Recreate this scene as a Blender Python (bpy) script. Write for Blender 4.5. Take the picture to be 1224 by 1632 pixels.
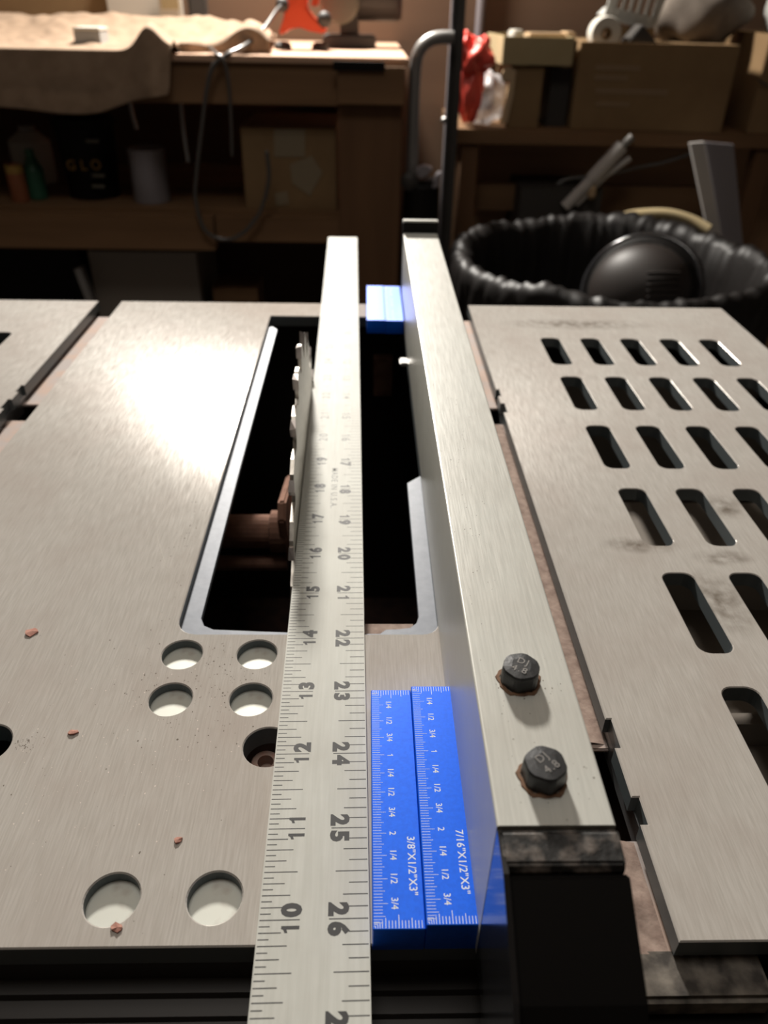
import bpy, bmesh, math, random
from mathutils import Vector, Matrix
from mathutils.geometry import delaunay_2d_cdt
random.seed(7)
for o in list(bpy.data.objects): bpy.data.objects.remove(o)
I = 0.0254                                   # everything below is laid out in inches, table top z = 0
scn = bpy.context.scene
COL = scn.collection

# ------------------------------------------------------------------ camera
CAM = Vector((-0.0768, -3.8635, 7.6235)); FPX = 1222.875
CR = Vector((0.99963708, -0.01950793, 0.01857801)); CU = Vector((-0.00458416, 0.55639375, 0.83090612)); CF = Vector((0.02654595, 0.83068973, -0.5561024))
cd = bpy.data.cameras.new('camera'); co = bpy.data.objects.new('camera', cd); COL.objects.link(co)
cd.sensor_fit = 'VERTICAL'; cd.sensor_height = 36; cd.sensor_width = 27; cd.lens = FPX/1632*36
co.matrix_world = Matrix(((CR.x, CU.x, -CF.x, CAM.x*I), (CR.y, CU.y, -CF.y, CAM.y*I), (CR.z, CU.z, -CF.z, CAM.z*I), (0, 0, 0, 1)))
cd.clip_start = 0.01; cd.clip_end = 50
cd.dof.use_dof = True; cd.dof.focus_distance = 9.2*I; cd.dof.aperture_fstop = 15
scn.camera = co

# ------------------------------------------------------------------ world, lights, exposure
w = bpy.data.worlds.new('world'); scn.world = w; w.use_nodes = True
w.node_tree.nodes['Background'].inputs[0].default_value = (1.0, 0.86, 0.72, 1); w.node_tree.nodes['Background'].inputs[1].default_value = 0.02
def area(name, loc, target, size, power, col, shape='DISK', sy=None):
    l = bpy.data.lights.new(name, 'AREA'); l.shape = shape; l.size = size*I
    if sy: l.size_y = sy*I
    l.energy = power; l.color = col
    o = bpy.data.objects.new(name, l); COL.objects.link(o); o.location = Vector(loc)*I
    o.rotation_euler = (Vector(target)-Vector(loc)).to_track_quat('-Z', 'Y').to_euler(); return o
area('bench_lamp_light', (-9, 85, 40), (-4, 30, 0), 8, 60, (1.0, 0.945, 0.865))
area('overhead_fill_light', (-4, 12, 61), (-4, 12, 0), 26, 4.2, (1.0, 0.95, 0.88))  # soft fill added overhead to lift the shadows, no known fixture
scn.view_settings.view_transform = 'Standard'; scn.view_settings.look = 'None'
scn.view_settings.gamma = 1; scn.view_settings.use_curve_mapping = False
scn.view_settings.exposure = 0.3

# ------------------------------------------------------------------ materials
def mat(name, col, rough=0.6, metal=0.0, noise=None, bump=None, spec=0.5, aniso=None, stretch=(1, 1, 1), nscale=300, col2=None, rvar=0.0, coat=0.0, trans=0.0, thresh=(0.35, 0.65), alpha=None, detail=3):
    m = bpy.data.materials.new(name); m.use_nodes = True; nt = m.node_tree; N = nt.nodes; L = nt.links
    b = N['Principled BSDF']; b.inputs['Base Color'].default_value = (*col, 1); b.inputs['Roughness'].default_value = rough
    b.inputs['Metallic'].default_value = metal; b.inputs['Specular IOR Level'].default_value = spec
    b.inputs['Coat Weight'].default_value = coat; b.inputs['Coat Roughness'].default_value = 0.35
    b.inputs['Transmission Weight'].default_value = trans
    if alpha is not None: b.inputs['Alpha'].default_value = alpha
    if col2 or bump or rvar:
        tc = N.new('ShaderNodeTexCoord'); mp = N.new('ShaderNodeMapping'); mp.inputs['Scale'].default_value = stretch
        L.new(tc.outputs['Object'], mp.inputs['Vector'])
        n = N.new('ShaderNodeTexNoise'); n.inputs['Scale'].default_value = nscale; n.inputs['Detail'].default_value = detail
        L.new(mp.outputs[0], n.inputs['Vector'])
        if col2:
            r = N.new('ShaderNodeValToRGB'); r.color_ramp.elements[0].position = thresh[0]; r.color_ramp.elements[1].position = thresh[1]
            r.color_ramp.elements[0].color = (*col, 1); r.color_ramp.elements[1].color = (*col2, 1)
            L.new(n.outputs['Fac'], r.inputs[0]); L.new(r.outputs[0], b.inputs['Base Color'])
        if rvar:
            mr = N.new('ShaderNodeMapRange'); mr.inputs[3].default_value = rough-rvar; mr.inputs[4].default_value = rough+rvar
            L.new(n.outputs['Fac'], mr.inputs[0]); L.new(mr.outputs[0], b.inputs['Roughness'])
        if bump:
            bp = N.new('ShaderNodeBump'); bp.inputs['Strength'].default_value = bump; bp.inputs['Distance'].default_value = 0.0004
            L.new(n.outputs['Fac'], bp.inputs['Height']); L.new(bp.outputs[0], b.inputs['Normal'])
    if aniso is not None:
        b.inputs['Anisotropic'].default_value = aniso
        t = N.new('ShaderNodeCombineXYZ'); t.inputs[0].default_value = 1.0
        L.new(t.outputs[0], b.inputs['Tangent'])
    return m
def brushed(name, c1, c2, rough, metal, aniso, smudge, stretch=(1, 0.05, 1), nscale=2000, spec=0.4):
    """brushed aluminium: streaks along y, large faint smudges"""
    m = mat(name, c1, rough, metal, col2=c2, stretch=stretch, nscale=nscale, rvar=0.07, bump=0.08, aniso=aniso, thresh=(0.3, 0.7), spec=spec)
    nt = m.node_tree; N = nt.nodes; L = nt.links; b = N['Principled BSDF']
    src = b.inputs['Base Color'].links[0].from_socket
    tc = N.new('ShaderNodeTexCoord'); n = N.new('ShaderNodeTexNoise'); n.inputs['Scale'].default_value = 22; n.inputs['Detail'].default_value = 6; n.inputs['Roughness'].default_value = 0.62
    L.new(tc.outputs['Object'], n.inputs['Vector'])
    r = N.new('ShaderNodeValToRGB'); r.color_ramp.elements[0].position = 0.42; r.color_ramp.elements[1].position = 0.72
    r.color_ramp.elements[0].color = (0, 0, 0, 1); r.color_ramp.elements[1].color = (1, 1, 1, 1)
    L.new(n.outputs['Fac'], r.inputs[0])
    mx = N.new('ShaderNodeMix'); mx.data_type = 'RGBA'; mx.inputs[7].default_value = (*smudge, 1)
    k = N.new('ShaderNodeMath'); k.operation = 'MULTIPLY'; k.inputs[1].default_value = 0.55
    L.new(r.outputs[0], k.inputs[0]); L.new(k.outputs[0], mx.inputs[0]); L.new(src, mx.inputs[6]); L.new(mx.outputs[2], b.inputs['Base Color'])
    return m
M = {}
M['table'] = brushed('brushed_table_aluminium', (0.50, 0.47, 0.43), (0.60, 0.57, 0.53), 0.19, 0.15, 0.9, (0.46, 0.40, 0.36), spec=0.16)
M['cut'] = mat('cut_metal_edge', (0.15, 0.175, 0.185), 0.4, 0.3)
M['wing'] = brushed('brushed_wing_aluminium', (0.50, 0.47, 0.43), (0.60, 0.57, 0.53), 0.21, 0.15, 0.9, (0.46, 0.40, 0.36), spec=0.16)
def stains(m, spots, col):
    """grimy hand-worn patches with soft noisy borders at fixed places (metres, object space)"""
    nt = m.node_tree; N = nt.nodes; L = nt.links; b = N['Principled BSDF']; tc = N.new('ShaderNodeTexCoord'); acc = None
    for x, y, rx, ry in spots:
        mp = N.new('ShaderNodeMapping'); mp.vector_type = 'TEXTURE'; mp.inputs['Location'].default_value = (x, y, 0); mp.inputs['Scale'].default_value = (rx, ry, 1)
        L.new(tc.outputs['Object'], mp.inputs[0]); sx = N.new('ShaderNodeSeparateXYZ'); L.new(mp.outputs[0], sx.inputs[0])
        cb = N.new('ShaderNodeCombineXYZ'); L.new(sx.outputs[0], cb.inputs[0]); L.new(sx.outputs[1], cb.inputs[1])
        ln = N.new('ShaderNodeVectorMath'); ln.operation = 'LENGTH'; L.new(cb.outputs[0], ln.inputs[0])
        mr = N.new('ShaderNodeMapRange'); mr.inputs[1].default_value = 1.0; mr.inputs[2].default_value = 0.1; L.new(ln.outputs['Value'], mr.inputs[0])
        if acc is None: acc = mr.outputs[0]
        else:
            mx = N.new('ShaderNodeMath'); mx.operation = 'MAXIMUM'; L.new(acc, mx.inputs[0]); L.new(mr.outputs[0], mx.inputs[1]); acc = mx.outputs[0]
    n = N.new('ShaderNodeTexNoise'); n.inputs['Scale'].default_value = 190; n.inputs['Detail'].default_value = 5; L.new(tc.outputs['Object'], n.inputs[0])
    r = N.new('ShaderNodeMapRange'); r.inputs[1].default_value = .3; r.inputs[2].default_value = .7; L.new(n.outputs['Fac'], r.inputs[0])
    k = N.new('ShaderNodeMath'); k.operation = 'MULTIPLY'; L.new(acc, k.inputs[0]); L.new(r.outputs[0], k.inputs[1])
    src = b.inputs['Base Color'].links[0].from_socket; mx = N.new('ShaderNodeMix'); mx.data_type = 'RGBA'; mx.inputs[7].default_value = (*col, 1)
    L.new(k.outputs[0], mx.inputs[0]); L.new(src, mx.inputs[6]); L.new(mx.outputs[2], b.inputs['Base Color'])
WC = (6.8925, 9.36)                                                   # middle of the right wing
stains(M['wing'], [((x-WC[0])*I, (y-WC[1])*I, rx*I, ry*I) for x, y, rx, ry in ((6.50, 7.75, .55, .45), (4.62, 6.55, .75, .28), (5.45, 5.1, .5, .9), (5.9, 6.2, .6, .25), (6.0, 17.2, 2.4, .5))], (0.16, 0.13, 0.10))
M['edge'] = mat('steel_edge', (0.33, 0.34, 0.35), 0.45, 0.8)
M['ledge'] = mat('throat_ledge_steel', (0.17, 0.185, 0.215), 0.5, 0.2, col2=(0.145, 0.16, 0.19), nscale=260, bump=0.1)
M['pad'] = mat('recess_floor_zinc', (0.66, 0.67, 0.61), 0.5, 0.35, col2=(0.50, 0.46, 0.41), nscale=160, thresh=(0.5, 0.75))
M['fence'] = brushed('fence_satin_aluminium', (0.60, 0.605, 0.56), (0.66, 0.66, 0.61), 0.36, 0.12, 0.0, (0.53, 0.51, 0.46), nscale=1500)
M['ruler'] = brushed('ruler_satin_aluminium', (0.57, 0.575, 0.53), (0.64, 0.645, 0.60), 0.55, 0.03, 0.0, (0.48, 0.465, 0.42), nscale=900, spec=0.12)
M['ink'] = mat('black_ink', (0.035, 0.035, 0.036), 0.6)
M['pale_ink'] = mat('pale_grey_ink', (0.16, 0.16, 0.155), 0.6)  # paler ink for the origin print and the far, blurred marks
M['blue'] = mat('blue_anodised', (0.0, 0.11, 0.74), 0.5, 0.35, col2=(0.0, 0.125, 0.82), nscale=900, bump=0.06, coat=0.4, spec=0.18)
M['white'] = mat('white_engraving', (0.80, 0.84, 0.92), 0.6)
M['black'] = mat('black_plastic', (0.006, 0.005, 0.0045), 0.6, spec=0.2)
M['gloss'] = mat('glossy_black', (0.02, 0.02, 0.022), 0.16, spec=0.9)
M['dusty'] = mat('dusty_black_plastic', (0.012, 0.011, 0.010), 0.6, col2=(0.22, 0.185, 0.16), nscale=260, bump=1.5, thresh=(0.45, 0.72), detail=6)
M['rail'] = mat('dark_rail', (0.05, 0.045, 0.042), 0.5, 0.3)
M['railtop'] = mat('dusty_rail_end', (0.05, 0.042, 0.036), 0.8, col2=(0.24, 0.21, 0.175), nscale=150, bump=1.0, detail=6)
M['bolt'] = mat('black_oxide_bolt', (0.055, 0.056, 0.058), 0.42, 0.6, bump=0.15, nscale=900)
M['rust'] = mat('rust_ring', (0.30, 0.17, 0.10), 0.9, col2=(0.14, 0.08, 0.05), nscale=400)
M['channel'] = mat('channel_dust', (0.40, 0.35, 0.33), 0.75, 0.2, col2=(0.46, 0.34, 0.28), nscale=60, bump=0.3, thresh=(0.4, 0.6))
M['bank'] = mat('channel_sawdust', (0.40, 0.30, 0.25), 0.95, col2=(0.28, 0.20, 0.165), nscale=240, bump=1.0)
M['dust'] = mat('wood_dust', (0.30, 0.16, 0.11), 0.95, col2=(0.20, 0.10, 0.07), nscale=120, bump=0.6)
M['dustdark'] = mat('dark_dust', (0.07, 0.035, 0.025), 0.95, col2=(0.04, 0.022, 0.018), nscale=90)
M['chip'] = mat('red_wood_chip', (0.50, 0.27, 0.21), 0.9, col2=(0.38, 0.17, 0.13), nscale=600)
M['speck'] = mat('dark_speck', (0.15, 0.125, 0.10), 0.9)
M['pale'] = mat('pale_dust', (0.72, 0.64, 0.58), 0.9)
M['blade'] = mat('blade_steel', (0.55, 0.52, 0.47), 0.33, 0.85, col2=(0.42, 0.39, 0.35), nscale=500, stretch=(1, .2, 1))
M['carbide'] = mat('carbide', (0.42, 0.38, 0.36), 0.4, 0.7)
M['screw'] = mat('dusty_screw', (0.42, 0.33, 0.28), 0.6, 0.4, col2=(0.50, 0.30, 0.24), nscale=300)
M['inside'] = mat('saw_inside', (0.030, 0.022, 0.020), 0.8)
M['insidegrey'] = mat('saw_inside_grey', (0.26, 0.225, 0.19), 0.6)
def wood(name, c1, c2, stretch, s=9): return mat(name, c1, 0.75, col2=c2, stretch=stretch, nscale=s, bump=0.25, detail=6, thresh=(0.3, 0.75))
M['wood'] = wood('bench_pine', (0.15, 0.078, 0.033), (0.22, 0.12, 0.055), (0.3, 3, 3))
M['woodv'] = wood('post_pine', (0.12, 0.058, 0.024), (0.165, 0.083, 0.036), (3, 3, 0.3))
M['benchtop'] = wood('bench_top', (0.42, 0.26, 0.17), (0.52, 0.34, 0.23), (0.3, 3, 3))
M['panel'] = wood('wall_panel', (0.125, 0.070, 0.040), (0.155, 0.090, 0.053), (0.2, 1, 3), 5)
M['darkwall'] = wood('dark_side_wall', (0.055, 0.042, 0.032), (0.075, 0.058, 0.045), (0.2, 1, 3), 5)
M['backing'] = wood('shelf_backing', (0.40, 0.235, 0.13), (0.48, 0.29, 0.165), (0.3, 1, 4), 6)
M['card'] = mat('cardboard', (0.21, 0.128, 0.058), 0.85, col2=(0.235, 0.147, 0.068), nscale=14)
M['card2'] = mat('pale_cardboard', (0.36, 0.28, 0.15), 0.85, col2=(0.39, 0.31, 0.175), nscale=14)
M['cardprint'] = mat('faint_print', (0.26, 0.175, 0.10), 0.85)
M['tape'] = mat('paper_tape', (0.24, 0.19, 0.12), 0.6)
M['cloth'] = mat('canvas', (0.235, 0.16, 0.105), 0.95, col2=(0.285, 0.20, 0.135), nscale=40, bump=0.4)
M['paper'] = mat('white_card', (0.55, 0.52, 0.46), 0.7)
M['greybox'] = mat('grey_paint', (0.34, 0.34, 0.33), 0.5)
M['orange'] = mat('orange_enamel', (0.72, 0.085, 0.03), 0.4)
M['dark'] = mat('dark_machine', (0.045, 0.04, 0.036), 0.55)
M['olive'] = mat('grey_green_guard', (0.16, 0.15, 0.115), 0.5)
M['cord'] = mat('grey_cord', (0.10, 0.095, 0.09), 0.22, 0.2, spec=0.9)
M['darkcord'] = mat('dark_cord', (0.06, 0.055, 0.05), 0.6)
M['steel'] = mat('grey_steel', (0.30, 0.29, 0.28), 0.4, 0.6)
M['red'] = mat('red_plastic_film', (0.88, 0.10, 0.07), 0.4, spec=0.6, coat=0.2)
M['clear'] = mat('milky_plastic_film', (0.62, 0.60, 0.60), 0.3, alpha=0.55)
M['bagblack'] = mat('black_bag_film', (0.008, 0.0065, 0.006), 0.5, spec=0.35, bump=1.0, nscale=40)
M['bottle'] = mat('white_plastic', (0.50, 0.50, 0.47), 0.5)
M['green'] = mat('green_plastic', (0.03, 0.12, 0.07), 0.4)
M['yellow'] = mat('yellow_print', (0.36, 0.22, 0.05), 0.6)
M['dullorange'] = mat('dull_orange_label', (0.26, 0.085, 0.035), 0.6)
M['palegrey'] = mat('pale_grey_paint', (0.55, 0.52, 0.50), 0.45)
M['cover'] = mat('dark_cover_plastic', (0.022, 0.017, 0.015), 0.5, spec=0.35)
M['can'] = mat('grey_can', (0.30, 0.28, 0.30), 0.45, 0.3)
M['bundle'] = mat('grey_fabric', (0.13, 0.105, 0.085), 0.9, col2=(0.17, 0.14, 0.115), nscale=30, bump=0.5)
M['concrete'] = mat('concrete', (0.09, 0.08, 0.072), 0.9, col2=(0.12, 0.105, 0.095), nscale=8)
M['ceil'] = mat('ceiling_boards', (0.30, 0.25, 0.20), 0.9)
M['cream'] = mat('pale_wood', (0.46, 0.33, 0.20), 0.7)

# ------------------------------------------------------------------ geometry helpers
ORG = {}
class G:
    def __init__(s): s.v = []; s.f = []
    def add(s, v, f):
        n = len(s.v); s.v += [Vector(p) for p in v]; s.f += [tuple(i+n for i in q) for q in f]; return s
    def box(s, x0, x1, y0, y1, z0, z1):
        return s.add([(x0,y0,z0),(x1,y0,z0),(x1,y1,z0),(x0,y1,z0),(x0,y0,z1),(x1,y0,z1),(x1,y1,z1),(x0,y1,z1)],
                     [(0,3,2,1),(4,5,6,7),(0,1,5,4),(1,2,6,5),(2,3,7,6),(3,0,4,7)])
    def quad(s, a, b, c, d): return s.add([a, b, c, d], [(0, 1, 2, 3)])
    def prism(s, poly, a0, a1, axis=0):
        """poly is a 2D loop in the two other axes (ordered), extruded along axis"""
        n = len(poly)
        def mk(p, a):
            return (a, p[0], p[1]) if axis == 0 else ((p[0], a, p[1]) if axis == 1 else (p[0], p[1], a))
        v = [mk(p, a0) for p in poly]+[mk(p, a1) for p in poly]
        f = [tuple(range(n))[::-1], tuple(range(n, 2*n))]+[(i, (i+1) % n, n+(i+1) % n, n+i) for i in range(n)]
        return s.add(v, f)
    def tube(s, path, r, n=10, caps=True):
        P = [Vector(p) for p in path]; rs = r if isinstance(r, (list, tuple)) else [r]*len(P)
        t = (P[1]-P[0]).normalized(); u = t.orthogonal().normalized(); v = []; m = len(P)
        for i, p in enumerate(P):
            t2 = ((P[min(i+1, m-1)]-P[max(i-1, 0)])).normalized()
            u = (u-t2*u.dot(t2)).normalized(); w_ = t2.cross(u)
            v += [p+(u*math.cos(2*math.pi*k/n)+w_*math.sin(2*math.pi*k/n))*rs[i] for k in range(n)]
        f = [(i*n+k, i*n+(k+1) % n, (i+1)*n+(k+1) % n, (i+1)*n+k) for i in range(m-1) for k in range(n)]
        if caps: f += [tuple(range(n))[::-1], tuple((m-1)*n+k for k in range(n))]
        return s.add(v, f)
    def lathe(s, prof, c, n=28, axis=2, caps=True, wob=None):
        """prof: list of (radius, height) along axis"""
        v = []
        for j, (r, h) in enumerate(prof):
            for k in range(n):
                a = 2*math.pi*k/n; rr = r*(1+(wob(a, j) if wob else 0))
                p = (rr*math.cos(a), rr*math.sin(a))
                q = (p[0], p[1], h) if axis == 2 else ((h, p[0], p[1]) if axis == 0 else (p[1], h, p[0]))
                v.append(Vector(c)+Vector(q))
        m = len(prof)
        f = [(j*n+k, j*n+(k+1) % n, (j+1)*n+(k+1) % n, (j+1)*n+k) for j in range(m-1) for k in range(n)]
        if caps: f += [tuple(range(n))[::-1], tuple((m-1)*n+k for k in range(n))]
        return s.add(v, f)
    def grid(s, fn, nu, nv):
        v = [fn(i/nu, j/nv) for j in range(nv+1) for i in range(nu+1)]
        f = [(j*(nu+1)+i, j*(nu+1)+i+1, (j+1)*(nu+1)+i+1, (j+1)*(nu+1)+i) for j in range(nv) for i in range(nu)]
        return s.add(v, f)
    def rot(s, deg, about=(0, 0, 0), axis='Z'):
        R = Matrix.Rotation(math.radians(deg), 3, axis); a = Vector(about); s.v = [R@(p-a)+a for p in s.v]; return s
    def obj(s, name, m, parent=None, bev=0, seg=2, smooth=False, solid=0, sub=0, side=None):
        lo = Vector([min(p[i] for p in s.v) for i in range(3)]); hi = Vector([max(p[i] for p in s.v) for i in range(3)])
        org = Vector(((lo.x+hi.x)/2, (lo.y+hi.y)/2, lo.z))
        me = bpy.data.meshes.new(name); me.from_pydata([(p-org)*I for p in s.v], [], s.f)
        bm = bmesh.new(); bm.from_mesh(me)
        bmesh.ops.remove_doubles(bm, verts=bm.verts, dist=1e-6); bmesh.ops.recalc_face_normals(bm, faces=bm.faces)
        if bev:
            ed = [e for e in bm.edges if len(e.link_faces) == 2 and e.calc_face_angle(0) > 0.5]
            bmesh.ops.bevel(bm, geom=ed, offset=bev*I, segments=seg, affect='EDGES', clamp_overlap=True)
        bm.to_mesh(me); bm.free()
        if smooth:
            me.shade_smooth()
        me.materials.append(M[m])
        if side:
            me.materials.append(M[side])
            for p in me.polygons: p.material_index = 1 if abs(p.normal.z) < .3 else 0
        o = bpy.data.objects.new(name, me); COL.objects.link(o); link(o, org, parent)
        if smooth == 'auto': pass
        if solid:
            md = o.modifiers.new('thick', 'SOLIDIFY'); md.thickness = solid*I; md.offset = 0
        if sub:
            md = o.modifiers.new('sub', 'SUBSURF'); md.levels = sub; md.render_levels = sub
        return o
def link(o, org, parent):
    ORG[o.name] = Vector(org)
    if parent: o.parent = parent; o.location = (Vector(org)-ORG[parent.name])*I
    else: o.location = Vector(org)*I
def thing(name, label, cat, org=(0, 0, 0), group=None):
    o = bpy.data.objects.new(name, None); COL.objects.link(o); o.empty_display_size = 0.02; link(o, org, None)
    return tag(o, label, cat, group)
def tag(o, label=None, cat=None, group=None, kind=None):
    if label: o['label'] = label
    if cat: o['category'] = cat
    if group: o['group'] = group
    if kind: o['kind'] = kind
    return o
def ray(px, py): return CF+CR*((px-612)/FPX)-CU*((py-816)/FPX)
def at(px, py, Y):                                     # point of a pixel's sight line at depth Y
    d = ray(px, py); return CAM+d*((Y-CAM.y)/d.y)
def onto(px, py): d = ray(px, py); return CAM+d*(-CAM.z/d.z)      # where a sight line meets the table top
def rrect(x0, x1, y0, y1, r, n=5):
    if not isinstance(r, (list, tuple)): r = [r]*4          # corners: x0y0, x1y0, x1y1, x0y1
    out = []
    for (cx, cy, sx, sy, a0, rr) in ((x0, y0, 1, 1, 180, r[0]), (x1, y0, -1, 1, 270, r[1]), (x1, y1, -1, -1, 0, r[2]), (x0, y1, 1, -1, 90, r[3])):
        if rr <= 0: out.append((cx, cy)); continue
        for k in range(n+1):
            a = math.radians(a0+90*k/n); out.append((cx+sx*rr+rr*math.cos(a), cy+sy*rr+rr*math.sin(a)))
    return out
def circ(cx, cy, r, n=36): return [(cx+r*math.cos(2*math.pi*k/n), cy+r*math.sin(2*math.pi*k/n)) for k in range(n)]
def offset(loop, d):
    n = len(loop); out = []
    A = sum(loop[i][0]*loop[(i+1) % n][1]-loop[(i+1) % n][0]*loop[i][1] for i in range(n)); sg = 1 if A > 0 else -1
    for i in range(n):
        a, b, c = Vector(loop[i-1]), Vector(loop[i]), Vector(loop[(i+1) % n])
        e1 = (b-a).normalized(); e2 = (c-b).normalized()
        n1 = Vector((-e1.y, e1.x))*sg; n2 = Vector((-e2.y, e2.x))*sg; k = n1+n2
        k = k/max(0.3, 1+n1.dot(n2)); out.append(tuple(b+k*d))
    return out
def plate(outer, holes, z0, z1, ch=0.015):
    """flat plate with holes and a small chamfer round every top edge"""
    g = G()
    tops = [offset(outer, ch)]+[offset(h, -ch) for h in holes]
    vs = []; es = []
    for lp in tops:
        n0 = len(vs); vs += [Vector(p) for p in lp]; es += [(n0+i, n0+(i+1) % len(lp)) for i in range(len(lp))]
    r = delaunay_2d_cdt(vs, es, [], 0, 1e-5)
    V2, _, F2 = r[0], r[1], r[2]
    def inside(p, lp):
        c = False; n = len(lp)
        for i in range(n):
            (x1, y1), (x2, y2) = lp[i], lp[(i+1) % n]
            if (y1 > p[1]) != (y2 > p[1]) and p[0] < (x2-x1)*(p[1]-y1)/(y2-y1)+x1: c = not c
        return c
    keep = []
    for f in F2:
        c = sum((V2[i] for i in f), Vector((0, 0)))/len(f)
        if inside(c, tops[0]) and not any(inside(c, h) for h in tops[1:]): keep.append(tuple(f))
    g.add([(p.x, p.y, z1) for p in V2], keep); g.add([(p.x, p.y, z0) for p in V2], [k[::-1] for k in keep])
    for lp, tp in zip([outer]+list(holes), tops):
        n = len(lp)
        g.add([(p[0], p[1], z1) for p in tp]+[(p[0], p[1], z1-ch) for p in lp]+[(p[0], p[1], z0+.0005) for p in lp]+[(p[0], p[1], z0) for p in tp],
              [(j*n+i, j*n+(i+1) % n, (j+1)*n+(i+1) % n, (j+1)*n+i) for j in range(3) for i in range(n)])
    return g
_txt = {}
def text_geo(s, size, bold=0.0, space=1.0):
    """mesh verts/faces of flat lettering, centred on x, baseline at y = 0, cap height = size"""
    key = (s, bold, space)
    if key not in _txt:
        cu = bpy.data.curves.new('t', 'FONT'); cu.body = s; cu.size = 1; cu.offset = bold; cu.space_character = space; cu.resolution_u = 3
        o = bpy.data.objects.new('t', cu); COL.objects.link(o)
        dg = bpy.context.evaluated_depsgraph_get(); me = bpy.data.meshes.new_from_object(o.evaluated_get(dg))
        v = [p.co.copy() for p in me.vertices]; f = [tuple(p.vertices) for p in me.polygons]
        bpy.data.objects.remove(o); bpy.data.meshes.remove(me)
        _txt[key] = (v, f)
    v, f = _txt[key]
    if not v: return [], []
    xs = [p.x for p in v]; c = (min(xs)+max(xs))/2
    k = size/0.69
    return [((p.x-c)*k, p.y*k) for p in v], f
def put_text(g, s, org, right, up, size, bold=0.0, space=1.0):
    v, f = text_geo(s, size, bold, space)
    if s == '1':                                             # figure one with a flag, as on the ruler
        k = .10 if bold > .03 else .06; v = [(size*a, size*b) for a, b in ((.12-k, 0), (.12+k, 0), (.12+k, 1), (.06, 1), (.0, .87), (-.17, .80), (-.17, .80-1.6*k), (.12-k, .70))]; f = [tuple(range(8))]
    o = Vector(org); r = Vector(right); u = Vector(up)
    return g.add([o+r*a+u*b for a, b in v], f)

# ------------------------------------------------------------------ the room
FLOOR = -33
tag(G().box(-95, 95, -75, 92, FLOOR-2, FLOOR).obj('floor', 'concrete'), kind='structure')
tag(G().box(-95, 95, 92, 96, FLOOR, 63).obj('wall_back', 'panel'), kind='structure')
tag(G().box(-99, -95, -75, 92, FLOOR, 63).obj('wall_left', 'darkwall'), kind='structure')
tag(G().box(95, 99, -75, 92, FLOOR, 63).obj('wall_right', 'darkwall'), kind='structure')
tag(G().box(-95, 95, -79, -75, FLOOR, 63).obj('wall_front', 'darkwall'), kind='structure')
tag(G().box(-95, 95, -75, 92, 63, 66).obj('ceiling', 'ceil'), kind='structure')

# ------------------------------------------------------------------ table saw
TB = 18.74                                               # back edge of the table, front edge is y = -0.02
saw = thing('table_saw', 'table saw with brushed aluminium top, open throat and slotted side wings', 'table saw', (-2.4, 9.4, FLOOR))
recess = [(-2.59, 3.95), (-1.553, 3.955), (-2.577, 3.13), (-1.535, 3.127), (-2.607, 0.462), (-1.573, 0.47)]
deep = [(-1.24, 2.36, 0.295), (-4.66, 2.42, 0.295)]
throat = rrect(-2.77, 1.03, 4.36, 17.62, (0.30, 0.25, 0.05, 0.05))
holes = [throat]+[circ(x, y, 0.278) for x, y in recess]+[circ(x, y, r) for x, y, r in deep]
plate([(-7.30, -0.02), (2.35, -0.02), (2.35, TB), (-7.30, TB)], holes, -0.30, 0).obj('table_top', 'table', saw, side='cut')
for x, y in recess: G().lathe([(0.29, -0.30), (0.29, -0.135)], (x, y, 0), 36).obj('recess_floor', 'pad', saw)
for x, y, r in deep[:1]:
    G().lathe([(0.36, -0.9), (0.36, -0.86)], (x, y, 0), 24).obj('counterbore_floor', 'insidegrey', saw)
    sc = G().lathe([(0.19, -0.86), (0.19, -0.43), (0.17, -0.40), (0.10, -0.40), (0.09, -0.55)], (x-.06, y+.09, 0), 24).obj('cap_screw', 'screw', saw)
P = [onto(px, py) for px, py in ((250, 845), (252, 862), (258, 882), (264, 900), (272, 916))]
G().tube([(p.x, p.y, 0) for p in P], [.001, .0035, .004, .0035, .001], 6).obj('scratch_mark', 'paper', saw)
# left and right wings with rounded slots and stepped mitre-slot edges
def slots(xs, ys): return [rrect(x, x+0.52, y, y+1.82, 0.17) for x in xs for y in ys]
ys = [14.29, 11.715, 9.12, 6.545, 3.975, 1.5]
def edge_steps(x, s, tabs):
    """mitre-slot edge from front to back: s = +1 wing lies on +x"""
    out = [(x, -0.02)]
    for (y0, y1, d) in tabs: out += [(x, y0), (x+s*d, y0), (x+s*d, y1), (x, y1)]
    return out+[(x, TB)]
tabs = [(1.27, 1.62, 0.09), (2.33, 2.78, 0.075), (11.55, 12.0, 0.09), (12.4, 12.75, 0.075)]
rw = edge_steps(3.035, 1, tabs); rw = [(10.75, -0.02)]+[(10.75, TB)]+rw[::-1]
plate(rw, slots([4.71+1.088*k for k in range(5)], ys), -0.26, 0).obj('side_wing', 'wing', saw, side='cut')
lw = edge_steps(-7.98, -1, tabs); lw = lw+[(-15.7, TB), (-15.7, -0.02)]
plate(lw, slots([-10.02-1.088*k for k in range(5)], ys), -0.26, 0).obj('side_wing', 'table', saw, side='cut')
# mitre slots: dusty sheet-steel troughs with an opening
for x0, x1 in ((2.36, 3.15), (-8.09, -7.31)):
    mt = G()
    for y0, y1 in ((-0.02, 1.33), (2.62, 11.75), (12.55, TB-0.25)):
        mt.box(x0+.02, x1-.02, y0, y1, -0.47, -0.40)
    ch_ = mt.obj('mitre_channel', 'channel', saw, bev=0.02)
    for xw in (x0, x1-.035): G().box(xw, xw+.035, -0.0, TB-.2, -0.62, -0.27).obj('channel_wall', 'edge', saw)
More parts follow.
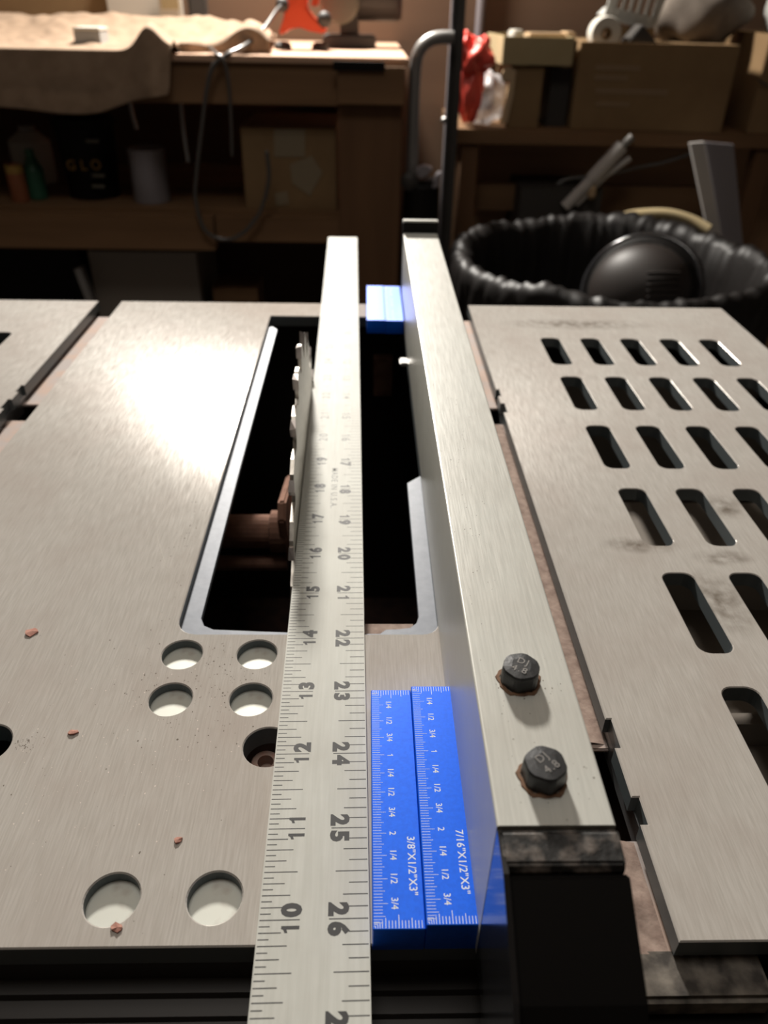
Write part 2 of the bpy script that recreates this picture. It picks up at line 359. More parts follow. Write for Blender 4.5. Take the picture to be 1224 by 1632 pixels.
# sawdust banked in the right channel
def bank(u, v):
    y = 2.7+v*9.0; x = 2.4+u*0.68
    return (x, y, -0.40+0.05*math.sin(u*math.pi)*(0.6+0.4*math.sin(y*3.1)+0.2*math.sin(y*7.7)))
tag(G().grid(bank, 10, 90).obj('sawdust_bank', 'bank', saw, smooth=True), kind='stuff')
def bank2(u, v):
    y = 0.02+v*1.28; x = 2.55+u*0.50
    return (x, y, -0.398+0.06*math.sin(u*math.pi)*(0.5+0.4*math.sin(y*9.1+u*4)))
tag(G().grid(bank2, 10, 30).obj('sawdust_bank', 'bank', saw, smooth=True), kind='stuff')
# throat ledge: U-shaped rim of thin steel below the top
led = [(-2.80, 4.33), (1.06, 4.33), (1.06, 9.06), (0.76, 8.76), (0.76, 4.90), (0.72, 4.76), (0.62, 4.66), (0.45, 4.63), (0.26, 4.62), (0.17, 4.53),
       (-0.6, 4.53), (-1.6, 4.58), (-2.28, 4.62), (-2.43, 4.70), (-2.50, 4.86), (-2.52, 9.4), (-2.525, 16.93), (-2.66, 17.12), (-2.80, 17.12)]
plate(led, [], -0.24, -0.15, 0.008).obj('throat_ledge', 'ledge', saw)
G().box(-0.1, 0.74, 4.60, 5.02, -0.60, -0.36).obj('dust_lip', 'bank', saw, bev=0.05)
# body under the table
G().box(-15.4, -15.1, 0.2, 18.5, -11, -0.27).obj('side_panel', 'black', saw)
G().box(10.2, 10.5, 0.2, 18.5, -11, -0.27).obj('side_panel', 'black', saw)
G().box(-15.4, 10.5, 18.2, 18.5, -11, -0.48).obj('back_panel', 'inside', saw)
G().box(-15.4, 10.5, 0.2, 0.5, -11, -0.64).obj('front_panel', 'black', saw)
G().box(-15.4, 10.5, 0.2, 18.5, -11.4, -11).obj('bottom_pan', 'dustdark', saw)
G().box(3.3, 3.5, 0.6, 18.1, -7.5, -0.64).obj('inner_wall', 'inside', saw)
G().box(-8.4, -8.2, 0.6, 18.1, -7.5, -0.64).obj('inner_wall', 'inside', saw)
G().box(2.2, 3.28, 0.8, 5.5, -1.9, -1.6).obj('dust_shelf', 'dust', saw)
G().box(3.6, 10.0, 3.2, 3.4, -1.05, -0.6).obj('rib', 'insidegrey', saw)
for yy in (6.1, 11.1, 13.9): G().box(3.6, 10.0, yy, yy+.15, -2.2, -0.28).obj('rib', 'insidegrey', saw)
G().box(3.6, 10.1, 0.6, 9.5, -1.25, -1.05).obj('tray', 'insidegrey', saw)
for x in (-14.6, 9.4):
    for y in (1.2, 17.2): G().box(x-.6, x+.6, y-.6, y+.6, FLOOR, -11.4).obj('leg', 'black', saw)
# front rails
G().prism([(-0.02, -0.30), (0.02, -0.36), (0.02, -0.5), (0.3, -0.5), (0.3, -1.4), (-0.55, -1.4), (-0.55, -0.9), (-0.5, -0.75), (-0.36, -0.75), (-0.34, -0.68), (-0.18, -0.68), (-0.16, -0.60), (-0.02, -0.60)],
          -15.7, 2.3, 0).obj('front_rail', 'rail', saw)
G().box(2.35, 3.93, -0.42, 0.07, -0.62, -0.31).obj('rail_end_block', 'railtop', saw, bev=0.05)
G().box(2.3, 10.6, -0.5, 0.15, -1.7, -0.64).obj('rail_bracket', 'black', saw)
# blade, arbor and flange
BX, BY, BZ, BR = -1.275, 9.5, -1.83, 4.1
NT = 24
prof = []
for k in range(NT):
    a = 2*math.pi*k/NT
    for da, r in ((0.0, BR-0.42), (0.02, BR-0.02), (0.055, BR), (0.13, BR-0.10), (0.19, BR-0.33), (0.225, BR-0.45)):
        prof.append((BY-r*math.cos(a+da), BZ+r*math.sin(a+da)))
bl = G().prism(prof, BX-0.032, BX+0.032, 0).rot(math.degrees(0.0142), (BX, BY, BZ)).obj('blade', 'blade', saw)
for k in range(NT):
    a = 2*math.pi*k/NT
    def bp(da, r, x): return (x, BY-r*math.cos(a+da), BZ+r*math.sin(a+da))
    s_ = -1 if k % 2 else 1
    q = [bp(-0.022, BR-0.16, BX-.05), bp(-0.022, BR-0.16, BX+.05), bp(-0.020, BR+.06+.015*s_, BX+.05), bp(-0.020, BR+.06-.015*s_, BX-.05),
         bp(0.012, BR-0.16, BX-.04), bp(0.012, BR-0.16, BX+.04), bp(0.03, BR+.03, BX+.04), bp(0.03, BR+.03, BX-.04)]
    G().add(q, [(0, 1, 2, 3), (4, 7, 6, 5), (0, 4, 5, 1), (1, 5, 6, 2), (2, 6, 7, 3), (3, 7, 4, 0)]).rot(math.degrees(0.0142), (BX, BY, BZ)).obj('carbide_tip', 'carbide', bl)
G().lathe([(0.80, -0.05), (0.80, -0.17), (0.62, -0.26), (0.62, -0.40), (0.45, -0.42), (0.45, -0.75), (0.36, -0.78), (0.36, -2.6)], (BX, BY, BZ), 24, axis=0).obj('arbor_flange', 'dust', saw)
G().lathe([(0.16, -0.42), (0.16, -2.4)], (BX, BY-.3, BZ-.62), 14, axis=0).obj('shaft', 'dust', saw)
G().lathe([(0.65, 0.05), (0.65, 0.2), (0.4, 0.22), (0.4, 0.55)], (BX, BY, BZ), 20, axis=0).obj('arbor_nut', 'dustdark', saw)
G().prism([(8.5, -1.35), (8.3, -.75), (8.55, -.45), (10.2, -.85), (10.3, -1.2), (9.2, -1.2)], BX-.46, BX-.30, 0).obj('knife_holder', 'dust', saw, bev=.04)
G().box(0.2, 0.75, 17.0, 17.3, -2.2, -1.0).obj('inner_plate', 'dust', saw)

# ------------------------------------------------------------------ rip fence
FX0, FX1, FY0, FY1, FZ = 1.016, 1.990, -0.13, 18.74, 2.07
fence = thing('rip_fence', 'long square aluminium rip fence with black end caps lying across the saw', 'rip fence', (1.5, 9, 0.02))
def rrz(x0, x1, z0, z1, r): return rrect(x0, x1, z0, z1, r, 3)
G().prism(rrz(FX0, FX1, 0.03, FZ, 0.022), FY0, FY1, 1).obj('fence_tube', 'fence', fence)
G().box(FX0-.015, FX1+.015, FY1, FY1+0.2, 0.1, 2.36).obj('end_cap', 'black', fence, bev=0.02)
G().box(FX0-.01, FX1+.01, FY1+.02, FY1+0.22, 2.36, 2.41).obj('lit_cap_top', 'fence', fence, bev=0.015)  # light on the cap's top edge, painted as a bright strip
for i, (bx, by, an) in enumerate(((1.462, 1.47, 12), (1.478, 0.335, 38))):
    r = 0.2
    hx = [(r*math.cos(math.radians(60*k+an)), r*math.sin(math.radians(60*k+an))) for k in range(6)]
    # hex sides below a rounded crown with a washer-like burr
    g = G(); n = 36
    def hexr(t):
        a = (t-math.radians(an)) % (math.pi/3)-math.pi/6; return 0.178/math.cos(a)
    rings = [(1.0, 0.0), (1.0, 0.14), (0.985, 0.172), (0.93, 0.195), (0.5, 0.205)]
    v = []
    for j, (k_, h) in enumerate(rings):
        for t in range(n):
            a = 2*math.pi*t/n; rr = min(hexr(a)*k_, 0.194 if j == 0 else (0.188 if j < 2 else (0.183 if j < 3 else 0.174)))
            v.append((bx+rr*math.cos(a), by+rr*math.sin(a), FZ+h))
    f = [(j*n+t, j*n+(t+1) % n, (j+1)*n+(t+1) % n, (j+1)*n+t) for j in range(4) for t in range(n)]+[tuple(4*n+t for t in range(n))]
    g.add(v, f); bo = g.obj('hex_bolt', 'bolt', fence, smooth=False)
    ring = G().lathe([(0.218, 0.001), (0.212, 0.010), (0.18, 0.014)], (bx-.005, by-.005, FZ), 30, caps=False, wob=lambda a, j: 0.05*math.sin(5*a)+0.04*math.sin(11*a)).obj('rust_ring', 'rust', bo)
    tx = G(); ca, sa = math.cos(math.radians(-28+i*62)), math.sin(math.radians(-28+i*62))
    put_text(tx, 'DJ', (bx-sa*0.015, by+ca*0.015, FZ+.2075), (ca, sa, 0), (-sa, ca, 0), 0.075, 0.0, 1.2)
    put_text(tx, '4.8', (bx+sa*0.10, by-ca*0.10, FZ+.2075), (ca, sa, 0), (-sa, ca, 0), 0.075, 0.0, 1.2)
    tx.obj('grade_mark', 'steel', bo)
# black head of the fence: dusty lip, then a face that falls away towards the operator
G().prism([(FY0-.01, 0.2), (FY0-.01, 2.04), (FY0-.05, 2.06), (-0.43, 2.02), (-0.46, 1.95), (-0.46, 0.2)], FX0+.02, FX1+.01, 0).obj('head_lip', 'dusty', fence, bev=0.02)
G().prism([(-0.62, -0.9), (-0.62, -0.2), (-0.46, -0.2), (-0.46, 1.93), (-0.50, 1.95), (-1.25, 1.55), (-1.9, 0.9), (-1.9, -0.9)], FX0+.055, FX1+.035, 0).obj('fence_head', 'black', fence, bev=0.02)
G().prism([(FY0-.012, 0.0), (FY0-.012, 2.03), (-0.5, 2.0), (-1.25, 1.60), (-1.9, 0.95), (-1.9, -0.9), (-0.62, -0.9), (-0.62, 0.0)], FX0+.002, FX0+.05, 0).obj('head_cheek', 'gloss', fence)
G().box(0.80, 1.02, 13.9, 14.25, 0.05, 0.16).obj('clamp_tab', 'steel', fence, bev=0.03)

# ------------------------------------------------------------------ ruler
TH = math.degrees(0.0142); RW = 1.0975; RZ = 0.045; RT = 0.062
ruler = thing('straightedge_ruler', 'long satin aluminium ruler with black numbers lying on the saw table', 'ruler', (-.55, 8, RZ-.045))
def wp(x, y, z=0): # ruler frame (y = 26 - mark) -> table frame
    c, s = math.cos(.0142), math.sin(.0142); return (c*x-s*y, s*x+c*y+.21, z)
def rbuild(g, name, m, bev=0):
    g.v = [Vector(wp(p.x, p.y, p.z)) for p in g.v]; return g.obj(name, m, ruler, bev=bev)
rbuild(G().prism(rrect(-RW, 0, -10, 26, 0.05), 0.003, RT, 2), 'ruler_blade', 'ruler')
tk = G(); tkf = G()
def bar(g, x0, x1, y, t, z=RT+.0006): g.add([(x0, y-t/2, z), (x1, y-t/2, z), (x1, y+t/2, z), (x0, y+t/2, z)], [(0, 1, 2, 3)])
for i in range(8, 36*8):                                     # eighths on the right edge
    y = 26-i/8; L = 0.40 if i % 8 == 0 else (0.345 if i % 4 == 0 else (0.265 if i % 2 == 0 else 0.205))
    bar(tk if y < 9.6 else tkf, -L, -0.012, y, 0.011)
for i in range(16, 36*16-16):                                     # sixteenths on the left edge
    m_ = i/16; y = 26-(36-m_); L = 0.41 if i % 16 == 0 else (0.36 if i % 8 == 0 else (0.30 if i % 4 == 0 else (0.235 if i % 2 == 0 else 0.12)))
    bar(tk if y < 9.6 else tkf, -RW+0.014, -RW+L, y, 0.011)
tag(rbuild(tk, 'graduation_marks', 'ink'), kind='stuff'); tag(rbuild(tkf, 'graduation_marks', 'pale_ink'), kind='stuff')
for m_ in range(1, 36):
    for side in (0, 1):
        y = 26-m_ if side == 0 else 26-(36-m_)
        if y < -3.5: continue
        ft = y > 9.6; g = G(); s = str(m_)
        offs = [0.0] if len(s) == 1 else [-0.098, 0.098]
        for ch, of in zip(s, offs):
            if side == 0: put_text(g, ch, (-0.395, y-of, RT+.0008), (0, -1, 0), (1, 0, 0), 0.178, 0.015 if ft else 0.062)
            else: put_text(g, ch, (-RW+0.41, y+of, RT+.0008), (0, 1, 0), (-1, 0, 0), 0.178, 0.015 if ft else 0.062)
        rbuild(g, 'numeral', 'pale_ink' if ft else 'ink')
g = G(); put_text(g, 'MADE IN U.S.A.', (-0.565, 8.05, RT+.0008), (0, -1, 0), (1, 0, 0), 0.115, 0.01, 1.25); rbuild(g, 'origin_print', 'pale_ink')
hole = G().lathe([(0.075, 0.0), (0.075, 0.0005)], (-.55, 25.6, RT), 20); rbuild(hole, 'hanging_hole', 'ink')

# ------------------------------------------------------------------ blue setup blocks
def setup_block(x, y, h, size_text, ang, label):
    t = thing('setup_block', label, 'setup block', (x+.25, y+1.5, 0.001))
    c, s = math.cos(ang), math.sin(ang)
    def fin(g, name, m, bev=0):
        g.v = [Vector((x+c*p.x-s*p.y, y+s*p.x+c*p.y, p.z)) for p in g.v]; return g.obj(name, m, t, bev=bev, seg=1)
    fin(G().box(0, .5, 0, 3, 0.002, h), 'block_body', 'blue', 0.008)
    z = h+.0006; g = G()
    for i in range(2, 95):                                   # scale down the long edge, from the far end
        L = 0.15 if i % 8 == 0 else (0.125 if i % 4 == 0 else 0.10)
        yy = 3-i/32; g.add([(0.012, yy-.0022, z), (L, yy-.0022, z), (L, yy+.0022, z), (0.012, yy+.0022, z)], [(0, 1, 2, 3)])
    for i in range(3, 16):                                   # short scales on both ends
        L = 0.14 if i % 8 == 0 else (0.11 if i % 4 == 0 else 0.085); xx = i/32
        for a, b in ((0.012, L), (3-L, 2.988)): g.add([(xx-.003, a, z), (xx+.003, a, z), (xx+.003, b, z), (xx-.003, b, z)], [(0, 1, 2, 3)])
    for k in (0.03, 0.05, 0.07):                             # nested corner marks at both ends
        for a, sg in ((0.0, 1), (3.0, -1)):
            yk = a+sg*k
            g.add([(0.012, yk-.003, z), (k, yk-.003, z), (k, yk+.003, z), (0.012, yk+.003, z)], [(0, 1, 2, 3)])
            g.add([(k-.003, min(a+sg*.012, yk), z), (k+.003, min(a+sg*.012, yk), z), (k+.003, max(a+sg*.012, yk), z), (k-.003, max(a+sg*.012, yk), z)], [(0, 1, 2, 3)])
    tag(fin(g, 'scale_lines', 'white'), kind='stuff')
    names = ['1/4', '1/2', '3/4', '1', '1/4', '1/2', '3/4', '2', '1/4', '1/2', '3/4']
    for k, nm in enumerate(names):
        g = G(); put_text(g, nm, (0.185, 3-0.25*(k+1), z), (0, -1, 0), (1, 0, 0), 0.066, 0.006); fin(g, 'numeral', 'white')
    if not size_text: return t                               # print too blurred to read in the photograph
    g = G(); put_text(g, size_text, (0.365, 0.645, z), (0, -1, 0), (1, 0, 0), 0.078, 0.008, 1.02); fin(g, 'size_print', 'white')
    return t
setup_block(0.025, -0.07, 0.375, '3/8"X1/2"X3"', 0.0, 'blue setup block marked 3/8 inch, between ruler and the fence end with bolts')
setup_block(0.530, -0.067, 0.4375, '7/16"X1/2"X3"', 0.0005, 'blue setup block marked 7/16 inch, touching the fence near its bolts')
setup_block(-0.02, 16.31, 0.375, None, 0.0, 'pale-looking blue setup block bridging throat back edge, on the ruler side of its pair')
setup_block(0.487, 16.28, 0.375, None, 0.0, 'pale-looking blue setup block bridging throat back edge, touching the fence')

# ------------------------------------------------------------------ chips and dust on the table
for k, (px, py, r, lab) in enumerate(((51, 1008, 0.085, 'largest reddish wood chip lying on the bare table'), (117, 1168, 0.045, 'thin reddish wood sliver beside the table edge hole'),
                                      (285, 1340, 0.035, 'tiny red wood crumb lying alone on bare table'), (188, 1480, 0.05, 'brown wood crumb below a round recess near table front'))):
    p = onto(px, py); g = G(); n = 9
    v = [(p.x, p.y, .03)]+[(p.x+r*(1+.35*random.uniform(-1, 1))*math.cos(6.283*i/n)*1.25, p.y+r*(1+.35*random.uniform(-1, 1))*math.sin(6.283*i/n), random.uniform(.012, .03)) for i in range(n)]
    v += [(q[0], q[1], 0.001) for q in v[1:]]
    f = [(0, 1+i, 1+(i+1) % n) for i in range(n)]+[(1+i, 1+n+i, 1+n+(i+1) % n, 1+(i+1) % n) for i in range(n)]
    tag(g.add(v, f).obj('wood_chip', 'chip'), lab, 'wood chip')
g = G()
def speck(g, x, y, r, z=0.0006):
    n = 5; a0 = random.random()*6
    g.add([(x+r*random.uniform(.6, 1.3)*math.cos(a0+6.283*i/n), y+r*random.uniform(.6, 1.6)*math.sin(a0+6.283*i/n), z) for i in range(n)], [tuple(range(n))])
def free(x, y):
    if -2.9 < x < 1.1 and 4.2 < y < 17.8: return False
    return all((x-a)**2+(y-b)**2 > .1 for a, b in recess) and all((x-a)**2+(y-b)**2 > .12 for a, b, _ in deep)
for cx, cy, sx, sy, n in ((-2.95, 6.5, .18, 1.4, 140), (-3.05, 9.4, .16, .4, 90), (-2.05, 3.2, .9, .5, 150), (-2.05, 3.95, .5, .2, 60), (-4.2, 2.42, .10, .06, 60), (-3.0, 2.0, 1.3, 1.2, 60), (-4.5, 13.6, .9, .5, 30), (-2.05, 3.5, .5, .4, 160)):
    for _ in range(n):
        x, y = random.gauss(cx, sx), random.gauss(cy, sy)
        if free(x, y) and -7.2 < x and 0 < y < 18.6 and not (-1.35 < x < 0): speck(g, x, y, abs(random.gauss(.004, .003))+.002)
tag(g.obj('dust_specks', 'speck'), 'scattered fine dark dust specks on the table', 'dust', kind='stuff')
g = G()
for cx, cy, sx, sy, n in ((-3.3, 2.4, .7, .8, 110), (-2.2, 2.6, .7, .5, 60), (-3.4, 1.2, .6, .4, 40)):
    for _ in range(n):
        x, y = random.gauss(cx, sx), random.gauss(cy, sy)
        if free(x, y) and -7.2 < x and 0 < y < 18.6 and not (-1.35 < x < 0): speck(g, x, y, abs(random.gauss(.003, .003))+.002)
tag(g.obj('pale_sawdust', 'pale'), 'scattered pale sawdust grains on the table', 'sawdust', kind='stuff')
g = G()
for cx, cy, sx, sy, n in ((1.5, 1.47, .22, .2, 70), (1.5, .35, .22, .2, 40), (1.3, 7.0, .12, 1.4, 80), (1.25, 3.5, .15, 1.5, 50)):
    for _ in range(n):
        x, y = random.gauss(cx, sx), random.gauss(cy, sy)
        if 1.05 < x < 1.95 and -.1 < y < 18: speck(g, x, y, abs(random.gauss(.003, .002))+.0015, FZ+.0006)
tag(g.obj('dust_specks', 'speck'), 'sparse dark dust specks on the fence top', 'dust', kind='stuff')

# ------------------------------------------------------------------ workbench
BY0, BTOP = 66.0, 3.75
bench = thing('workbench', 'pine workbench with lower shelf behind the saw', 'workbench', (-30, 78, FLOOR))
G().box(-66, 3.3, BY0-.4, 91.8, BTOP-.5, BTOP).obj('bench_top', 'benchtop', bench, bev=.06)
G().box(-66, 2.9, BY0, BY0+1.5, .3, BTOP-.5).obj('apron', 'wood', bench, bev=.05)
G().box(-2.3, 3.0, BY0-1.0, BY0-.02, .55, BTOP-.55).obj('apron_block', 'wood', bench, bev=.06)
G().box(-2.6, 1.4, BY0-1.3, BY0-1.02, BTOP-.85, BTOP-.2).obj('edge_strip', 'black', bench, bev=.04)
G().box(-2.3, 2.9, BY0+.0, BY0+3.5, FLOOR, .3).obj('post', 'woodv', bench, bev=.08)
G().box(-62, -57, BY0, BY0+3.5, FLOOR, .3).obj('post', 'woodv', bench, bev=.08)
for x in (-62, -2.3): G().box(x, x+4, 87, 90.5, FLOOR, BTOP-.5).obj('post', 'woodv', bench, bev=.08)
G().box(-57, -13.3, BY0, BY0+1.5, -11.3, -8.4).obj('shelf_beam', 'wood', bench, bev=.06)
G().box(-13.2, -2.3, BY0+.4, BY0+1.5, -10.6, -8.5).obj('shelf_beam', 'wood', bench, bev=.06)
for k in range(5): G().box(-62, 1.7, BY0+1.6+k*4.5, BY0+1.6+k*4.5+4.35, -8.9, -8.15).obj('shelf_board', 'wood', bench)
# canvas drop cloth: rumpled over the bench and hanging over its front edge
def sm(a, b, t): t = min(1, max(0, (t-a)/(b-a))); return t*t*(3-2*t)
from mathutils import noise
def cloth(u, v):
    px = -40+u*470                                            # along the bench in photo pixels at its front edge
    x = at(px, 85, BY0).x
    lump = 1.7*math.exp(-((px-243)/24)**2)+.5*math.exp(-((px-300)/30)**2)+1.6*math.exp(-((px-395)/40)**2)
    hang = 3.65*sm(283, 262, px)+0.3+.45*math.exp(-((px-110)/80)**2)
    if px > 120: hang -= 1.1*sm(130, 262, px)
    edge = BY0+1.6+1.3*noise.noise(Vector((px*.035, 0, 0)))
    if v < 0.6:
        t = v/0.6; y = 90-t*(90-BY0+.55)
        if px > 285: y = 90-t*(90-edge)
        wr = .45*noise.noise(Vector((x*.35, y*.3, 0)))+.28*noise.noise(Vector((x*.9, y*.7, 3)))
        back = 1.7*math.exp(-((y-85)/5.5)**2)*sm(460, 330, px)+1.7*math.exp(-((y-76)/4)**2-((px-400)/36)**2)
        return (x*(1+.010*(y-BY0)), y, BTOP+.14+back+lump*math.exp(-((y-68)/4.0)**2)+max(0, wr+.15)*sm(66, 69, y)*.9)
    t = (v-.6)/.4
    if px > 285: return (x*(1+.010*(edge-BY0)), edge-.02*t, BTOP+.14-.10*t+lump*math.exp(-((edge-68)/4.0)**2)*(1-t))
    fold = 1.5*math.exp(-((px-243)/26)**2)*(.25+.75*t)*sm(285, 262, px)
    wv = .35*noise.noise(Vector((x*.25, t*1.5, 7)))*t
    return (x+fold*.25, BY0-.55-.3*math.sin(t*1.4)-fold-abs(wv), BTOP+.14+lump*(1-t)**1.5*.95-hang*t)
tag(G().grid(cloth, 150, 70).obj('drop_cloth', 'cloth', smooth=True, solid=.06), 'tan canvas drop cloth draped over the bench front', 'cloth')

def pbox(name, m, px0, py0, px1, py1, Y, depth, label, cat, floor=None, bev=.05, rotz=0, group=None):
    a = at(px0, py1, Y); b = at(px1, py0, Y); z0 = floor if floor is not None else a.z
    g = G().box(min(a.x, b.x), max(a.x, b.x), Y, Y+depth, z0, b.z)
    if rotz: g.rot(rotz, ((a.x+b.x)/2, Y, 0))
    return tag(g.obj(name, m, bev=bev), label, cat, group)
tin = thing('tin_box', 'small grey tin with pale lid on the drop cloth', 'tin', at(138, 62, 70))
a = at(118, 61, 70); b = at(157, 44, 70)
G().box(a.x, b.x, 70, 72.5, BTOP+.2, b.z-.25).obj('tin_body', 'greybox', tin, bev=.06)
G().box(a.x-.04, b.x+.04, 69.96, 72.54, b.z-.25, b.z).obj('tin_lid', 'paper', tin, bev=.06)
# things standing along the bench back
pbox('cardboard_sheet', 'card', -30, -60, 163, 20, 89, .5, 'flat cardboard sheet leaning at the bench back behind the cloth', 'cardboard', BTOP)
pbox('white_carton', 'paper', 172, -70, 250, 17, 88, 3, 'pale white carton standing at the bench back', 'carton', BTOP)
pf = pbox('picture_frame', 'paper', 254, -50, 283, 18, 87, .6, 'small white framed panel beside the pale carton', 'frame', BTOP)
a = at(258, 14, 86.98); b = at(279, -45, 86.98)
G().box(a.x, b.x, 86.9, 86.99, a.z, b.z).obj('panel_inset', 'card2', pf)
pbox('dark_jar', 'dark', 300, -40, 322, 20, 88, 2, 'dark jar standing behind the rumpled cloth', 'jar', BTOP, bev=.3)

# orange clamp tool
tool = thing('clamp_tool', 'orange enamelled bench tool with splayed feet and dark knob', 'tool', at(478, 58, 74))
Y = 74
def pp(px, py, Y): q = at(px, py, Y); return (q.x, q.z)
G().prism([pp(*p, Y) for p in ((443, 55), (452, 28), (456, -10), (470, -40), (492, -40), (488, 12), (500, 28), (520, 44), (518, 54), (494, 50), (478, 44), (462, 46), (452, 55))], Y, Y+2.4, 1).obj('casting', 'orange', tool, bev=.15, smooth=False)
G().prism([pp(*p, Y) for p in ((494, 10), (502, -20), (510, -25), (506, 10))], Y+.4, Y+1.8, 1).obj('lever', 'orange', tool, bev=.1)
G().lathe([(.05, -.6), (.55, -.5), (.62, 0), (.5, .4), (.05, .5)], at(517, 31, Y-.3), 14, axis=1).obj('knob', 'dark', tool, smooth=True)
G().lathe([(.05, -.7), (.5, -.6), (.55, 0), (.4, .4), (.05, .5)], at(450, 8, Y-.4), 14, axis=1).obj('knob', 'dark', tool, smooth=True)
for px in (450, 510): a = at(px, 56, Y+.8); G().lathe([(.75, BTOP), (.75, BTOP+.35), (.45, BTOP+.6)], (a.x, Y+.9, 0), 16).obj('foot', 'dark', tool)
# bench grinder
gr = thing('bench_grinder', 'dark bench grinder with round grey-green wheel guard', 'grinder', at(560, 70, 78))
a = at(514, 72, 78); b = at(600, -10, 78)
G().box(a.x, b.x, 78, 83, BTOP, BTOP+1.0).obj('grinder_base', 'dark', gr, bev=.15)
G().lathe([(1.9, 0), (2.1, .6), (2.1, 6.5), (1.9, 7)], (a.x+.2, 80.5, BTOP+4.2), 24, axis=0).obj('motor_housing', 'dark', gr)
G().box(a.x+1.6, b.x-1.6, 79, 82, BTOP+.9, BTOP+3).obj('pedestal', 'dark', gr, bev=.1)
c_ = at(541, 2, 77.5)
G().lathe([(1.5, -.9), (1.75, -.7), (1.75, .5), (1.6, .8)], (c_.x, 78.2, c_.z), 28, axis=1).obj('wheel_guard', 'olive', gr, smooth=False)
# cord from the tool, over the bench edge, hanging in loops
def cpath(pts): return [tuple(at(px, py, Y)) for px, py, Y in pts]
def smooth_path(P, n=8):
    P = [Vector(p) for p in P]; Q = [P[0]]+P+[P[-1]]; out = []
    for i in range(1, len(Q)-2):
        for k in range(n):
            t = k/n; a, b, c, d = Q[i-1], Q[i], Q[i+1], Q[i+2]
            out.append(0.5*((2*b)+(c-a)*t+(2*a-5*b+4*c-d)*t*t+(3*b-a-3*c+d)*t**3))
    return out+[P[-1]]
cp = smooth_path(cpath([(452, 6, 73.4), (440, 18, 72), (425, 40, 70), (405, 62, 68), (385, 76, 66.3), (360, 88, 65.2), (340, 105, 64.9), (330, 140, 64.9), (322, 200, 65), (314, 270, 65), (312, 320, 65.2), (330, 370, 65.3), (372, 380, 65.4), (410, 345, 65.4), (428, 290, 65.4), (425, 240, 65.4)]))
tag(G().tube(cp, .17, 8).obj('power_cord', 'cord', smooth=True), 'grey power cord hanging in a loop over the bench edge', 'cord')
cp = smooth_path(cpath([(334, 75, 66.6), (345, 86, 65.2), (358, 100, 64.9), (366, 150, 64.9), (370, 250, 65)]))
tag(G().tube(cp, .13, 8).obj('hanging_cord', 'cord', smooth=True), 'thin grey cord end dangling straight from the bench edge', 'cord')
for px, py0, py1, lab in ((210, 150, 206, 'short dark cord hanging under the drop cloth'), (292, 150, 258, 'long dark cord hanging under the bench beside the cloth')):
    cp = smooth_path(cpath([(px-5, py0, 68), (px, (py0+py1)/2, 68), (px+8, py1, 68)])); tag(G().tube(cp, .16, 8).obj('dangling_cord', 'steel'), lab, 'cord')

# things on the lower shelf
SH = -8.15
def shelf_lathe(name, m, px0, px1, pytop, Y, prof, label, cat, parts=()):
    a = at(px0, 300, Y); b = at(px1, 300, Y); top = at(px0, pytop, Y).z; r = (b.x-a.x)/2; cx = (a.x+b.x)/2; h = top-SH
    t = thing(name, label, cat, (cx, Y+r, SH))
    G().lathe([(r*p, SH+h*q) for p, q in prof], (cx, Y+r, 0), 24).obj(name+'_body', m, t, smooth=False)
    return t, cx, Y+r, r, h
t, cx, cy, r, h = shelf_lathe('jug', 'bottle', 18, 82, 205, 76, [(.9, 0), (1, .05), (1, .75), (.5, .9), (.35, .92)], 'white plastic jug at the back of the lower shelf', 'jug')
G().lathe([(r*.38, SH+h*.92), (r*.38, SH+h)], (cx, cy, 0), 16).obj('cap', 'greybox', t)
t, cx, cy, r, h = shelf_lathe('green_bottle', 'green', 38, 68, 240, 70, [(.9, 0), (1, .04), (1, .6), (.45, .85), (.4, .88)], 'dark green bottle on the lower shelf', 'bottle')
G().lathe([(r*.45, SH+h*.88), (r*.45, SH+h)], (cx, cy, 0), 14).obj('cap', 'green', t)
t, cx, cy, r, h = shelf_lathe('spray_can', 'dullorange', 10, 38, 250, 69, [(.95, 0), (1, .03), (1, .7), (.6, .82), (.55, .83)], 'orange can with yellow cap on the lower shelf', 'can')
G().lathe([(r*.9, SH+h*.62), (r*1.01, SH+h*.63), (r*1.01, SH+h*.80)], (cx, cy, 0), 18).obj('cap', 'yellow', t)
t, cx, cy, r, h = shelf_lathe('bucket', 'black', 88, 182, 192, 70, [(.82, 0), (.85, .02), (.98, .9), (1.03, .92), (1.03, 1), (.96, 1), (.84, .1)], 'black bucket with yellow lettering on the lower shelf', 'bucket')
g = G(); q = at(136, 262, 69.85)
for ch, px in (('G', 113), ('L', 134), ('O', 152)):
    q = at(px, 265, 70); off = math.sqrt(max(.1, (r*.97)**2-(abs(q.x-cx)-.3)**2)); put_text(g, ch, (q.x, cy-off-.1, q.z-.3), (1, 0, 0), (0, 0, 1), .8, .02)
g.obj('lettering', 'yellow', t)
g = G()
for py, l in ((228, 'a'), (283, 'b'), (300, 'c')):
    a = at(136 if l == 'a' else 146, py, 69.7); g.box(a.x, a.x+1.1, cy-r*1.02-.02, cy-r*1.0, a.z, a.z+.25)
g.obj('label_stripe', 'olive', t)
shelf_lathe('paint_can', 'can', 205, 262, 240, 69, [(.97, 0), (1, .02), (1, .93), (1.03, .94), (1.03, 1), (.93, 1), (.9, .97)], 'plain grey metal can on the lower shelf', 'can')
ct = thing('taped_carton', 'brown carton patched with pale tape under the bench', 'carton', at(462, 345, 68))
a = at(394, 350, 68); b = at(535, 205, 68)
G().box(a.x, b.x-.02, 68, 78, SH, b.z).obj('carton_body', 'card', ct, bev=.05)
